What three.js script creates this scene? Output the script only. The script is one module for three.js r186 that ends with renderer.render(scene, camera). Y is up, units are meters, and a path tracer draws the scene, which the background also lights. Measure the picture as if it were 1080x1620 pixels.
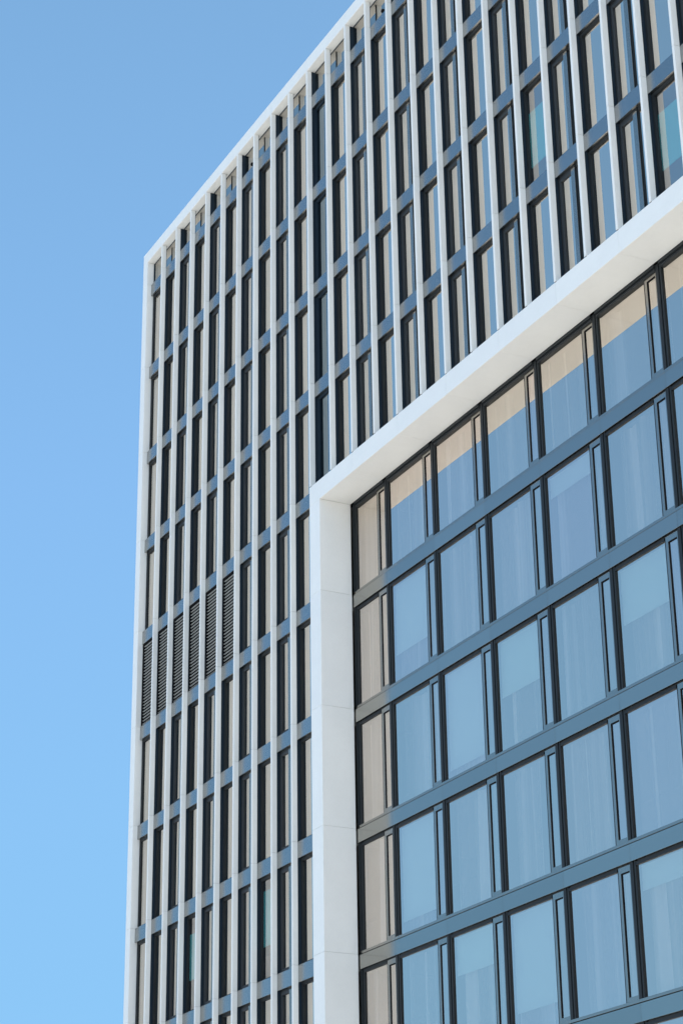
import * as THREE from 'three';
import { RoundedBoxGeometry } from 'three/addons/geometries/RoundedBoxGeometry.js';
import { mergeGeometries } from 'three/addons/utils/BufferGeometryUtils.js';

// ------------------------------------------------------------------ units
// Facade coordinates: X along the front in bays, Y up in bays, Z out of the front in bays.
const B = 1.3;                        // one bay in metres
const EYE = 1.7;                      // camera height over the ground
const CAM = [47.7658, -30.9064, 18.7887];
const OFF = EYE - CAM[1] * B;         // puts the ground at y = 0
const W = (x, y, z) => new THREE.Vector3(x * B, y * B + OFF, z * B);

// ------------------------------------------------------------------ camera
const EXPO = 1.7;
const scene = new THREE.Scene();
const camera = new THREE.PerspectiveCamera(27.368, 682 / 1024, 0.1, 6000);
camera.position.copy(W(...CAM));
camera.up.set(0.3615494, 0.9166749, 0.170262);
camera.lookAt(camera.position.clone().add(new THREE.Vector3(-0.8139495, 0.3993905, -0.4218689)));
scene.add(camera);

// ------------------------------------------------------------------ sky
const SUN = new THREE.Vector3(0.76, 0.80, -0.12).normalize();
{
  const stops = [[-90, .30, .30, .29], [-4, .36, .42, .46], [0, .46, .69, .90], [5, .33, .62, .92], [10, .262, .57, .93], [16, .255, .545, .915], [24, .235, .495, .875], [37, .18, .40, .715], [60, .15, .33, .62], [90, .13, .29, .56]];
  const w = 1024, h = 512, data = new Float32Array(w * h * 4);
  for (let j = 0; j < h; j++) {
    const el = ((j + .5) / h - .5) * 180, ce = Math.cos(el * Math.PI / 180), se = Math.sin(el * Math.PI / 180);
    let k = 0; while (k < stops.length - 2 && stops[k + 1][0] < el) k++;
    const a = stops[k], b = stops[k + 1]; let t = Math.min(1, Math.max(0, (el - a[0]) / (b[0] - a[0])));
    for (let i = 0; i < w; i++) {
      const az = ((i + .5) / w - .5) * 2 * Math.PI;
      const cs = ce * Math.cos(az) * SUN.x + se * SUN.y + ce * Math.sin(az) * SUN.z;
      const g = el > 0 ? 1.05 * Math.exp(-(1 - cs) * 3.4) + 1.1 * Math.exp(-(1 - cs) * 22) : 0;   // the bright air round the sun
      const o = (j * w + i) * 4;
      const q = 1 / EXPO; data[o] = q * (a[1] + (b[1] - a[1]) * t + g); data[o + 1] = q * (a[2] + (b[2] - a[2]) * t + g); data[o + 2] = q * (a[3] + (b[3] - a[3]) * t + g * .95); data[o + 3] = 1;
    }
  }
  const tex = new THREE.DataTexture(data, w, h, THREE.RGBAFormat, THREE.FloatType);
  tex.mapping = THREE.EquirectangularReflectionMapping; tex.minFilter = tex.magFilter = THREE.LinearFilter; tex.wrapS = THREE.RepeatWrapping; tex.needsUpdate = true;
  scene.background = tex; scene.environment = tex;
}

// ------------------------------------------------------------------ sun (behind the building, off to the right)
const sun = new THREE.DirectionalLight(new THREE.Color(1, .955, .89), 5);
sun.position.copy(SUN).multiplyScalar(160); sun.target.position.set(20, 20, 0);
sun.castShadow = true; sun.shadow.mapSize.set(4096, 4096);
Object.assign(sun.shadow.camera, { left: -90, right: 90, top: 90, bottom: -90, near: 1, far: 400 });
scene.add(sun, sun.target);

// ------------------------------------------------------------------ renderer
const renderer = new THREE.WebGLRenderer({ antialias: true });
renderer.setSize(682, 1024);
renderer.toneMapping = THREE.LinearToneMapping;
renderer.toneMappingExposure = EXPO;
renderer.shadowMap.enabled = true;

// ------------------------------------------------------------------ helpers
let seed = 20471;
const rnd = () => { seed = (seed * 1664525 + 1013904223) >>> 0; return seed / 4294967296; };
const rr = (a, b) => a + (b - a) * rnd();

function noiseTexture(size, base, amp, sx, sy, seed0) {      // layered value noise, grey
  let s = seed0; const r = () => { s = (s * 1103515245 + 12345) >>> 0; return (s >>> 8) / 16777216; };
  const out = new Float32Array(size * size);
  for (const [cells, a] of [[4, .34], [11, .26], [37, .22], [128, .18]]) {
    const nx = Math.max(1, Math.round(cells * sx)), ny = Math.max(1, Math.round(cells * sy)), g = new Float32Array(nx * ny).map(r);
    for (let j = 0; j < size; j++) for (let i = 0; i < size; i++) {
      const x = i / size * nx, y = j / size * ny, x0 = Math.floor(x), y0 = Math.floor(y), fx = x - x0, fy = y - y0;
      const u = fx * fx * (3 - 2 * fx), v = fy * fy * (3 - 2 * fy);
      const p = (X, Y) => g[(Y % ny) * nx + (X % nx)];
      out[j * size + i] += a * ((p(x0, y0) * (1 - u) + p(x0 + 1, y0) * u) * (1 - v) + (p(x0, y0 + 1) * (1 - u) + p(x0 + 1, y0 + 1) * u) * v);
    }
  }
  const d = new Uint8Array(size * size * 4);
  for (let i = 0; i < size * size; i++) {
    const f = 1 + (out[i] - .5) * 2 * amp;
    for (let c = 0; c < 3; c++) d[i * 4 + c] = Math.max(0, Math.min(255, base * 255 * f));
    d[i * 4 + 3] = 255;
  }
  const t = new THREE.DataTexture(d, size, size); t.wrapS = t.wrapT = THREE.RepeatWrapping;
  t.magFilter = THREE.LinearFilter; t.minFilter = THREE.LinearMipmapLinearFilter; t.generateMipmaps = true; t.needsUpdate = true;
  return t;
}
const colourNoise = (...a) => { const t = noiseTexture(...a); t.colorSpace = THREE.SRGBColorSpace; return t; };

// uv in metres, by the way each face points
function metreUV(g, scale = .4) {
  const p = g.attributes.position, n = g.attributes.normal, uv = new Float32Array(p.count * 2);
  for (let i = 0; i < p.count; i++) {
    const ax = Math.abs(n.getX(i)), ay = Math.abs(n.getY(i)), az = Math.abs(n.getZ(i));
    let u, v;
    if (az >= ax && az >= ay) { u = p.getX(i); v = p.getY(i); } else if (ax >= ay) { u = p.getZ(i); v = p.getY(i); } else { u = p.getX(i); v = p.getZ(i); }
    uv[i * 2] = u * scale; uv[i * 2 + 1] = v * scale;
  }
  g.setAttribute('uv', new THREE.BufferAttribute(uv, 2)); return g;
}
// boxes given by their limits in bays
function box(x0, x1, y0, y1, z0, z1) {
  const g = new THREE.BoxGeometry((x1 - x0) * B, (y1 - y0) * B, (z1 - z0) * B);
  g.translate((x0 + x1) / 2 * B, (y0 + y1) / 2 * B, (z0 + z1) / 2 * B); return metreUV(g);
}
function cbox(x0, x1, y0, y1, z0, z1, r = .004) {            // with a small rounded edge
  const g = new RoundedBoxGeometry((x1 - x0) * B, (y1 - y0) * B, (z1 - z0) * B, 1, r);
  g.translate((x0 + x1) / 2 * B, (y0 + y1) / 2 * B, (z0 + z1) / 2 * B); return metreUV(g);
}
function quad(x0, x1, y0, y1, z) {
  const g = new THREE.PlaneGeometry((x1 - x0) * B, (y1 - y0) * B); g.translate((x0 + x1) / 2 * B, (y0 + y1) / 2 * B, z * B); return g;
}
const merge = (a) => mergeGeometries(a.map((g) => g.index ? g.toNonIndexed() : g), false);
const taken = {};
const numbered = (n) => { const k = taken[n] = (taken[n] ?? -1) + 1; return k ? `${n}_${String(k).padStart(3, '0')}` : n; };
function add(name, geo, mat, parent, x = 0, y = 0, z = 0) {
  const m = new THREE.Mesh(geo, mat); m.name = numbered(name); m.position.set(x * B, y * B, z * B);
  m.castShadow = m.receiveShadow = true; parent.add(m); return m;
}

// ------------------------------------------------------------------ materials
const lin = (r, g, b) => new THREE.Color().setRGB(r, g, b);
const std = (c, roughness, metalness, extra = {}) => new THREE.MeshStandardMaterial({ color: c, roughness, metalness, ...extra });
const mottle = [colourNoise(512, .985, .015, 1, 1, 11), colourNoise(512, .985, .015, 1, 1, 77)];
const rough = noiseTexture(512, .8, .16, 1, 1, 5);
const white = [[.83, .83, .805], [.818, .82, .80], [.838, .838, .812]].map((c, i) => std(lin(...c), .55, 0, { map: mottle[i % 2], roughnessMap: rough }));
const whiteCore = std(lin(.52, .53, .53), .8, 0);
const pickWhite = () => white[Math.floor(rnd() * 3)];
const panelMetal = [[.40, .38, .34], [.415, .395, .352], [.385, .368, .33]].map((c) => std(lin(...c), .15, 1));
const smallMetal = [[.37, .372, .365], [.385, .385, .375], [.355, .36, .352]].map((c) => std(lin(...c), .27, 1));
const pickSmall = () => smallMetal[Math.floor(rnd() * 3)];
const pickMetal = () => panelMetal[Math.floor(rnd() * 3)];
const sashMetal = std(lin(.37, .345, .305), .24, 1);
const sashDark = new THREE.MeshPhysicalMaterial({ color: lin(.034, .040, .046), roughness: .5, metalness: 0, specularIntensity: .5 });
const matt = (c, roughness, specularIntensity) => new THREE.MeshPhysicalMaterial({ color: c, roughness, metalness: 0, specularIntensity });
const frameDark = matt(lin(.018, .022, .025), .5, .45);
const jambDark = matt(lin(.015, .027, .041), .6, .3);
const gasket = matt(lin(.008, .008, .009), .85, .2);
const glasses = [[.98, .855, .745], [.985, .845, .755], [.96, .86, .745], [.995, .845, .73], [.945, .845, .73]].map((c) => std(lin(...c), .015, 1, { transparent: true, opacity: .74, side: THREE.DoubleSide }));
const glass = std(lin(.885, .80, .70), .015, 1, { transparent: true, opacity: .85, side: THREE.DoubleSide });
const pickGlass = () => glasses[Math.floor(rnd() * glasses.length)];
const stripGlass = std(lin(.60, .56, .50), .015, 1, { transparent: true, opacity: .8, side: THREE.DoubleSide });
const clearGlass = std(lin(.95, .86, .78), .015, 1, { transparent: true, opacity: .55, side: THREE.DoubleSide });
const tealGlass = std(lin(.27, .315, .33), .03, 1);
function sheerTexture(seed0) {
  let q = seed0; const r = () => { q = (q * 1103515245 + 12345) >>> 0; return (q >>> 8) / 16777216; };
  const w = 256, d = new Uint8Array(w * 4 * 4), bands = []; for (let i = 0; i < 7; i++) bands.push([r(), .02 + .07 * r(), r()]);
  for (let i = 0; i < w; i++) {
    let v = .26; for (const [c, s, a] of bands) v += .62 * a * Math.exp(-(((i / w - c) / s) ** 2));
    v += .04 * Math.sin(i * .9 + seed0) * Math.sin(i * .23);
    for (let j = 0; j < 4; j++) { const o = (j * w + i) * 4; d[o] = d[o + 1] = d[o + 2] = Math.max(20, Math.min(245, v * 255)); d[o + 3] = 255; }
  }
  const t = new THREE.DataTexture(d, w, 4); t.wrapS = t.wrapT = THREE.RepeatWrapping; t.magFilter = THREE.LinearFilter; t.needsUpdate = true; return t;
}
const sheers = [3, 19, 57, 101, 203, 311].map((q, i) => std(lin(...[[.82, .80, .78], [.78, .79, .82], [.84, .82, .77]][i % 3]), .95, 0, { side: THREE.DoubleSide, transparent: true, alphaMap: sheerTexture(q) }));
const screenMat = std(lin(.09, .52, .55), .9, 0, { side: THREE.DoubleSide });
const blindMat = std(lin(.62, .86, .86), .9, 0, { side: THREE.DoubleSide });
const slatMat = std(lin(.37, .395, .40), .5, 0);
const interior = std(lin(.12, .12, .12), .9, 0);
const ceilingMat = std(lin(.25, .25, .24), .9, 0);
const wallMat = std(lin(.55, .55, .53), .8, 0);
const roofMat = std(lin(.3, .3, .29), .9, 0);

// ------------------------------------------------------------------ measurements of the front (bays)
const FLOOR = 2.5694, ROW0 = -1.671, FASCIA_TOP = -.6249, FASCIA_BOT = -.9637;
const row = (r) => ROW0 - r * FLOOR;
const FIN_W = .062, FIN_D = .122, PIER = .303, LAST = 28, PORTAL = 10, LOW = 9;
const SPAN_H = .35, GLASS = -.225, G = -OFF / B;             // G: the ground, in bays
const HEAD_TOP = row(4), HEAD_BOT = -12.3976, PIER_IN = 10.4885, DEEP = .754, BIG = -.838;
const BOTTOM = row(LOW + 1);

// ------------------------------------------------------------------ ground
{
  const g = new THREE.PlaneGeometry(3000, 3000, 1, 1); g.rotateX(-Math.PI / 2);
  const uv = g.attributes.uv; for (let i = 0; i < uv.count; i++) uv.setXY(i, uv.getX(i) * 300, uv.getY(i) * 300);
  const ground = new THREE.Mesh(g, std(lin(.58, .562, .525), .9, 0, { map: colourNoise(512, .97, .05, 1, 1, 31) }));
  ground.name = 'ground'; ground.receiveShadow = true;
  ground.userData = { kind: 'structure', label: 'pale concrete paving in front of the office building', category: 'ground' };
  scene.add(ground);
}

// ------------------------------------------------------------------ the building
const building = new THREE.Group(); building.name = 'office_building'; scene.add(building);
building.userData = { label: 'tall office block with white vertical fins and a deep white framed glass recess', category: 'building' };
const up = OFF / B;                                          // adds the ground offset to facade heights
const part = (name, geo, mat, x, y, z = 0) => add(name, geo, mat, building, x, y + up, z);

// shell behind the front
const BACK = -16;
part('side_wall', box(-PIER, -PIER + .2, G, FASCIA_BOT - .01, BACK, -.32), wallMat, 0, 0);
part('side_wall', box(LAST + PIER - .2, LAST + PIER, G, FASCIA_BOT - .01, BACK, -.32), wallMat, 0, 0);
part('rear_wall', box(-PIER, LAST + PIER, G, FASCIA_BOT - .01, BACK - .2, BACK), wallMat, 0, 0);
part('roof', box(-PIER, LAST + PIER, FASCIA_BOT + .02, FASCIA_TOP - .06, BACK - .2, -.3), roofMat, 0, 0);
part('core_wall', box(-PIER + .2, LAST + PIER - .2, G, FASCIA_BOT - .02, -4.6, -4.4), interior, 0, 0);
for (let r = 0; r <= LOW + 1; r++) {
  const front = r >= 5 ? -.93 : -.32;
  part('floor_slab', box(-PIER + .21, PORTAL + .4, row(r) - SPAN_H + .02, row(r) - .02, -4.39, -.32), ceilingMat, 0, 0);
  part('floor_slab', box(PORTAL + .41, LAST + PIER - .21, row(r) - .29, row(r) - .02, -4.39, r === 4 ? -.77 : front), ceilingMat, 0, 0);
}
part('plinth_wall', box(-PIER + .002, LAST + PIER - .002, G, BOTTOM - SPAN_H, -.9, -.2), jambDark, 0, 0);

// white corner piers, one cassette for each storey
function pier(x0, x1, zBack, levels) {
  const low = levels[levels.length - 1], core = part('pier', box(x0 + .012, x1 - .012, low, levels[0] - .01, zBack + .002, -.010), whiteCore, 0, 0);
  for (let i = 0; i < levels.length - 1; i++)
    add('panel', cbox(x0, x1, levels[i + 1] + .0025, levels[i] - .0025, zBack, 0, .005), pickWhite(), core);
  return core;
}
const storeys = []; for (let r = 0; r <= LOW + 2; r++) storeys.push(row(r));
pier(-PIER, 0, -.192, [FASCIA_BOT, ...storeys.filter((y) => y > G + .3), G]);
pier(LAST + FIN_W, LAST + PIER, -.192, [FASCIA_BOT, row(0), row(1), row(2), row(3), HEAD_TOP]);
// dark return behind the corner piers
part('corner_post', box(-PIER + .01, .004, G, FASCIA_BOT - .005, -.32, -.194), jambDark, 0, 0);
part('corner_post', box(LAST + .02, LAST + PIER - .01, G, FASCIA_BOT - .005, -.32, -.194), jambDark, 0, 0);

// roof fascia with its soffit
{
  const core = part('roof_fascia', box(-PIER + .012, LAST + PIER - .012, FASCIA_BOT + .012, FASCIA_TOP - .012, -.298, -.012), whiteCore, 0, 0);
  for (let x = -PIER; x < LAST + PIER - .1;) {
    const to = x < 0 ? 4.04 : Math.min(LAST + PIER, x + 4);
    add('panel', cbox(x + .0025, to - .0025, FASCIA_BOT, FASCIA_TOP, -.3, 0, .005), pickWhite(), core); x = to;
  }
}

// white fins, one cassette for each storey
for (let k = 1; k <= LAST; k++) {
  const over = k >= PORTAL, ends = over ? HEAD_TOP + .022 : G;
  const levels = [FASCIA_BOT]; for (const y of storeys) if (y > ends + .1) levels.push(y); levels.push(ends);
  const core = part('fin', box(k + .010, k + FIN_W - .010, ends, FASCIA_BOT + .004, -FIN_D + .002, -.010), whiteCore, 0, 0);
  for (let i = 0; i < levels.length - 1; i++)
    add('panel', cbox(k, k + FIN_W, levels[i + 1] + .0035, levels[i] - .0035, -FIN_D, 0, .004), pickWhite(), core);
  add('backing_strip', box(k + .003, k + FIN_W - .003, ends, FASCIA_BOT - .003, -FIN_D - .010, -FIN_D - .001), jambDark, core);
  if (over) add('foot', box(k + .006, k + FIN_W - .012, HEAD_TOP + .001, ends + .002, -FIN_D + .006, -.012), gasket, core);
  // dark post carrying the fin: full height at the even fins, from the first spandrel down at the odd ones
  const low = over ? HEAD_TOP + .002 : G, high = k % 2 ? row(0) - .004 : FASCIA_BOT - .003;
  part('post', box(k + .001, k + FIN_W - .001, low, high, -.32, -FIN_D - .011), jambDark, 0, 0);
}

// spandrel panels between the fins
const spanA = cbox(FIN_W + .001, .999, -SPAN_H, 0, -.30, -FIN_D, .0015), span0 = cbox(.006, .999, -SPAN_H, 0, -.30, -FIN_D, .0015);
for (let k = 0; k < LAST; k++) for (let r = 0; r <= (k >= PORTAL ? 3 : LOW + 1); r++)
  part('spandrel_panel', k ? spanA : span0, pickSmall(), k, row(r));

// ---- top strip of glass under the roof: one pane over two bays, dark jamb at the even fins
{
  const y0 = row(0), y1 = FASCIA_BOT, z = -.215;
  const rails = merge([box(.064, 2.0, -.028, 0, z - .06, z + .006), box(FIN_W, .078, y0 - y1, -.028, z - .06, -FIN_D - .012)]);
  const rails0 = merge([box(.006, 2.0, -.028, 0, z - .06, z + .006), box(.006, .02, y0 - y1, -.028, z - .06, -.195)]);
  const pane = quad(.078, 2.0, y0 - y1 + .002, -.028, z), pane0 = quad(.02, 2.0, y0 - y1 + .002, -.028, z);
  for (let k = 0; k < LAST; k += 2) {
    const w = part('clerestory_window', k ? rails : rails0, jambDark, k, y1);
    add('pane', k ? pane : pane0, stripGlass, w);
  }
  // small round dark fittings seen in the strip
  const dome = new THREE.LatheGeometry([[0, .062], [.03, .06], [.055, .045], [.064, .02], [.064, -.012], [.05, -.02], [.05, -.05], [.0, -.05]].map(([a, b]) => new THREE.Vector2(a, b)), 20); dome.rotateX(Math.PI / 2);
  for (const [x, y] of [[6.60, -1.55], [13.61, -1.565]]) {
    const f = part('round_fitting', dome, gasket, x, y, -.165);
    add('bracket', box(-.012, .012, -.02, .02, -.055, -.03), gasket, f);
    f.userData.label = 'small round dark fitting in the glass strip under the roof edge';
  }
}

// ---- storey windows between the fins
const wTop = -SPAN_H, wBot = -FLOOR, FZ = -.195;
const frameA = (l) => merge([box(l, l + .063, wBot, wTop, -.27, FZ), box(.935, .999, wBot, wTop, -.27, FZ), box(l + .063, .935, wTop - .055, wTop, -.27, FZ - .002), box(l + .063, .935, wBot, wBot + .05, -.27, FZ - .002)]);
const paneA = (l) => quad(l + .063, .935, wBot + .05, wTop - .055, GLASS);
const plainA = { f: frameA(FIN_W + .001), p: paneA(FIN_W + .001) }, plain0 = { f: frameA(.006), p: paneA(.006) };
// with a narrow casement on the left
const l = FIN_W + .001;
const frameB = merge([box(l, l + .022, wBot, wTop, -.27, FZ + .004), box(.615, .645, wBot, wTop, -.27, FZ - .02), box(.945, .999, wBot, wTop, -.27, FZ), box(l + .022, .615, wTop - .03, wTop, -.27, FZ), box(.645, .945, wTop - .055, wTop, -.27, FZ - .002), box(l + .022, .615, wBot, wBot + .02, -.27, FZ), box(.645, .945, wBot, wBot + .05, -.27, FZ - .002)]);
const plateB = cbox(.492, .613, wBot + .024, wTop - .036, -.1975, FZ + .006, .0015);
const sashB = merge([cbox(l + .026, l + .075, wBot + .022, wTop - .034, -.26, FZ + .002, .003), cbox(.495, .611, wBot + .022, wTop - .034, -.26, FZ - .003, .003), box(l + .075, .495, wTop - .10, wTop - .034, -.258, FZ), box(l + .075, .495, wBot + .022, wBot + .09, -.258, FZ)]);
const paneB1 = quad(l + .075, .495, wBot + .09, wTop - .10, GLASS + .002), paneB2 = quad(.645, .945, wBot + .05, wTop - .055, GLASS - .004);
// louvres
const SL = 26, slats = (() => {
  const a = [], h = (wTop - .03 - wBot - .02) / SL;
  for (let i = 0; i < SL; i++) {
    const g = new THREE.BoxGeometry((.965 - l) * B, .006, .05); g.rotateX(-.08);
    g.translate((.965 + l + .02) / 2 * B, (wBot + .02 + (i + .5) * h) * B, -.175 * B); a.push(g);
  }
  return merge(a);
})();
const louvreFrame = (x) => merge([box(x, x + .02, wBot, wTop, -.27, -.14), box(.98, .999, wBot, wTop, -.27, -.14), box(x + .02, .98, wTop - .03, wTop, -.27, -.14), box(x + .02, .98, wBot, wBot + .018, -.27, -.14), box(x + .02, .98, wBot, wTop, -.275, -.262)]);
const lf = louvreFrame(l), lf0 = louvreFrame(.006);
const screens = { '19,2': [-7.70, -8.92], '23,3': [-10.16, -11.30], '3,7': [-20.42, -21.48], '7,7': [-20.28, -21.48] };

for (let k = 0; k < LAST; k++) for (let r = 0; r <= (k >= PORTAL ? 3 : LOW); r++) {
  const y = row(r);
  if (k <= 5 && r === 4) {
    const w = part('louvre', k ? lf : lf0, gasket, k, y);
    const s = add('slats', slats, slatMat, w); s.userData.kind = 'stuff';
    w.userData.label = 'grey metal louvre filling one window bay'; continue;
  }
  const s = screens[`${k},${r}`];
  if (k === 10) {
    const w = part('window', plainA.f, jambDark, k, y); w.userData.label = 'window with dark opaque teal glass';
    add('pane', plainA.p, tealGlass, w);
  } else if (k % 2 || k === 0) {
    const w = part('window', k ? plainA.f : plain0.f, frameDark, k, y);
    add('pane', k ? plainA.p : plain0.p, s ? clearGlass : glass, w);
    if (s) { add('interior_screen', box(l, .99, s[1] - y, s[0] - y, -.262, -.252), screenMat, w); w.userData.label = 'window with a teal screen showing behind the glass'; }
  } else {
    const w = part('window', frameB, frameDark, k, y);
    add('casement', sashB, sashDark, w); add('cover_plate', plateB, sashMetal, w);
    add('pane', paneB1, glass, w); add('pane', paneB2, glass, w);
  }
}

// ------------------------------------------------------------------ the white portal round the glass recess
{
  const head = part('portal_header', box(PORTAL + .012, LAST + PIER - .012, HEAD_BOT + .012, HEAD_TOP - .012, -DEEP + .002, -.012), whiteCore, 0, 0);
  for (let x = PORTAL; x < LAST + PIER - .1;) {
    const to = x === PORTAL ? 12.04 : Math.min(LAST + PIER, x + 2);
    add('panel', cbox(x + .002, to - .002, HEAD_BOT, HEAD_TOP, -DEEP, 0, .005), pickWhite(), head); x = to;
  }
  const lv = [HEAD_BOT, row(5), row(6), row(7), row(8), row(9), row(10), G];
  const core = part('portal_pier', box(PORTAL + .012, PIER_IN - .012, G, HEAD_BOT - .004, -DEEP + .002, -.012), whiteCore, 0, 0);
  for (let i = 0; i < lv.length - 1; i++) add('panel', cbox(PORTAL, PIER_IN, lv[i + 1] + .0018, lv[i] - (i ? .0018 : .003), -DEEP, 0, .005), pickWhite(), core);
  const core2 = part('portal_pier', box(LAST + .012, LAST + PIER - .012, G, HEAD_BOT - .004, -DEEP + .002, -.012), whiteCore, 0, 0);
  for (let i = 0; i < lv.length - 1; i++) add('panel', cbox(LAST, LAST + PIER, lv[i + 1] + .0018, lv[i] - (i ? .0018 : .003), -DEEP, 0, .005), pickWhite(), core2);
  part('sill_infill', box(PORTAL + .02, LAST + .02, row(4) - .4, row(4) - .012, -.9, -.76), gasket, 0, 0);
}

// ------------------------------------------------------------------ the glazing in the recess
function curtain(x0, x1, y0, y1, z, phase) {                 // a sheer hanging in soft folds
  const n = Math.max(8, Math.round((x1 - x0) * 60)), pos = [], idx = [], uv = [];
  for (let i = 0; i <= n; i++) {
    const t = i / n, x = x0 + (x1 - x0) * t, s = x * 9 + phase;
    const d = .055 * Math.sin(s) + .022 * Math.sin(s * 2.3 + 1.1) + .006 * Math.sin(s * 6.1 + phase);
    for (const y of [y0, y1]) { pos.push(x * B, y * B, (z + d * (y === y0 ? 1.15 : .8)) * B); uv.push(t + phase, y === y0 ? 0 : 1); }
    if (i < n) { const a = i * 2; idx.push(a, a + 2, a + 1, a + 1, a + 2, a + 3); }
  }
  const g = new THREE.BufferGeometry(); g.setAttribute('position', new THREE.Float32BufferAttribute(pos, 3)); g.setAttribute('uv', new THREE.Float32BufferAttribute(uv, 2)); g.setIndex(idx); g.computeVertexNormals(); return g;
}
const blinds = { '20,6': -18.455, '16,6': -18.54, '14,8': -23.31, '20,8': -23.02, '16,8': -24.33, '12,5': -16.4, '14,6': -19.4, '18,5': -15.3, '12,7': -21.9, '22,7': -20.9 };
for (let k = PORTAL; k < LAST; k += 2) for (let r = 4; r <= LOW; r++) {
  const y = row(r), top = r === 4, x0 = k === PORTAL ? PIER_IN - k : 0, x1 = 2;
  const head = top ? HEAD_BOT - y : -.30, bot = -FLOOR;      // opening, local heights
  if (!top || 0) {
    const a = k === PORTAL ? x0 + .002 : .0215, b = 2.0185;
    part('spandrel_panel', cbox(a + .001, b - .001, -.30, -.014, -.92, -.775, .002), pickMetal(), k, y);
  }
  // window: frame, with sill rail over the next spandrel
  const px = k === PORTAL ? x0 + .035 : 0;                   // the first mullion stands against the pier
  const gl = k === PORTAL ? x0 + .145 : .112, gr = 1.568, gTop = top ? -.565 : -.376, gBot = bot + .062;
  const f = [
    box(px - .037, px + .045, bot + .062, head - .006, -.92, -.80), box(px + .045, px + .076, bot + .062, head - .006, -.92, -.826), box(px + .076, gl, bot + .062, head - .006, -.92, -.806),
    box(gr, 1.583, gBot, gTop, -.90, -.824), box(1.583, 1.603, gBot, gTop + .02, -.90, -.875),
  ];
  if (k === LAST - 2) f.push(box(1.963, 1.999, bot + .062, head - .006, -.92, -.80));
  if (top) f.push(box(gl, 1.963, head - .055, head - .002, -.92, -.757), box(gl, 1.963, head - .075, head - .055, -.92, -.80), box(gl, 1.963, gTop, head - .075, -.92, -.786));
  else f.push(box(gl, 1.963, head - .022, head - .001, -.92, -.83), box(gl, gr, gTop, head - .022, -.92, -.812));
  const w = part('recess_window', merge(f), frameDark, k, y);
  add('sill_rail', cbox(k === PORTAL ? x0 + .003 : -.037, x1 - .0385, bot + .009, bot + .06, -.90, -.798, .003), sashMetal, w);
  add('pane', quad(gl, gr, gBot, gTop, BIG), k === PORTAL ? glasses[0] : pickGlass(), w);
  // the narrow casement
  const cTop = top ? gTop + .03 : head - .026, cb = bot + .064;
  add('casement', merge([cbox(1.605, 1.672, cb, cTop, -.89, -.812, .003), cbox(1.925, 1.961, cb, cTop, -.89, -.812, .003), box(1.672, 1.925, cTop - .10, cTop - .001, -.888, -.8125), box(1.672, 1.925, cb, cb + .07, -.888, -.8125)]), sashMetal, w);
  add('bead', merge([box(1.672, 1.69, cb + .07, cTop - .10, -.885, -.826), box(1.69, 1.925, cTop - .118, cTop - .10, -.885, -.826)]), gasket, w);
  add('pane', quad(1.69, 1.925, cb + .07, cTop - .118, -.836), k === PORTAL ? glasses[0] : pickGlass(), w);
  // what hangs behind the glass
  const edge = rnd(), cx0 = gl + .02 + (edge < .35 ? rr(.05, .25) : 0), cx1 = edge > .6 ? rr(1.1, 1.5) : 1.93;
  add('curtain', curtain(cx0, cx1, bot + .1, gTop + .02, -1.02, rr(0, 6.28)), sheers[Math.floor(rnd() * sheers.length)], w);
  const bl = blinds[`${k},${r}`];
  if (bl) add('roller_blind', box(gl - .01, 1.57, bl - y, gTop + .03, -.925, -.918), blindMat, w);
}

renderer.render(scene, camera);
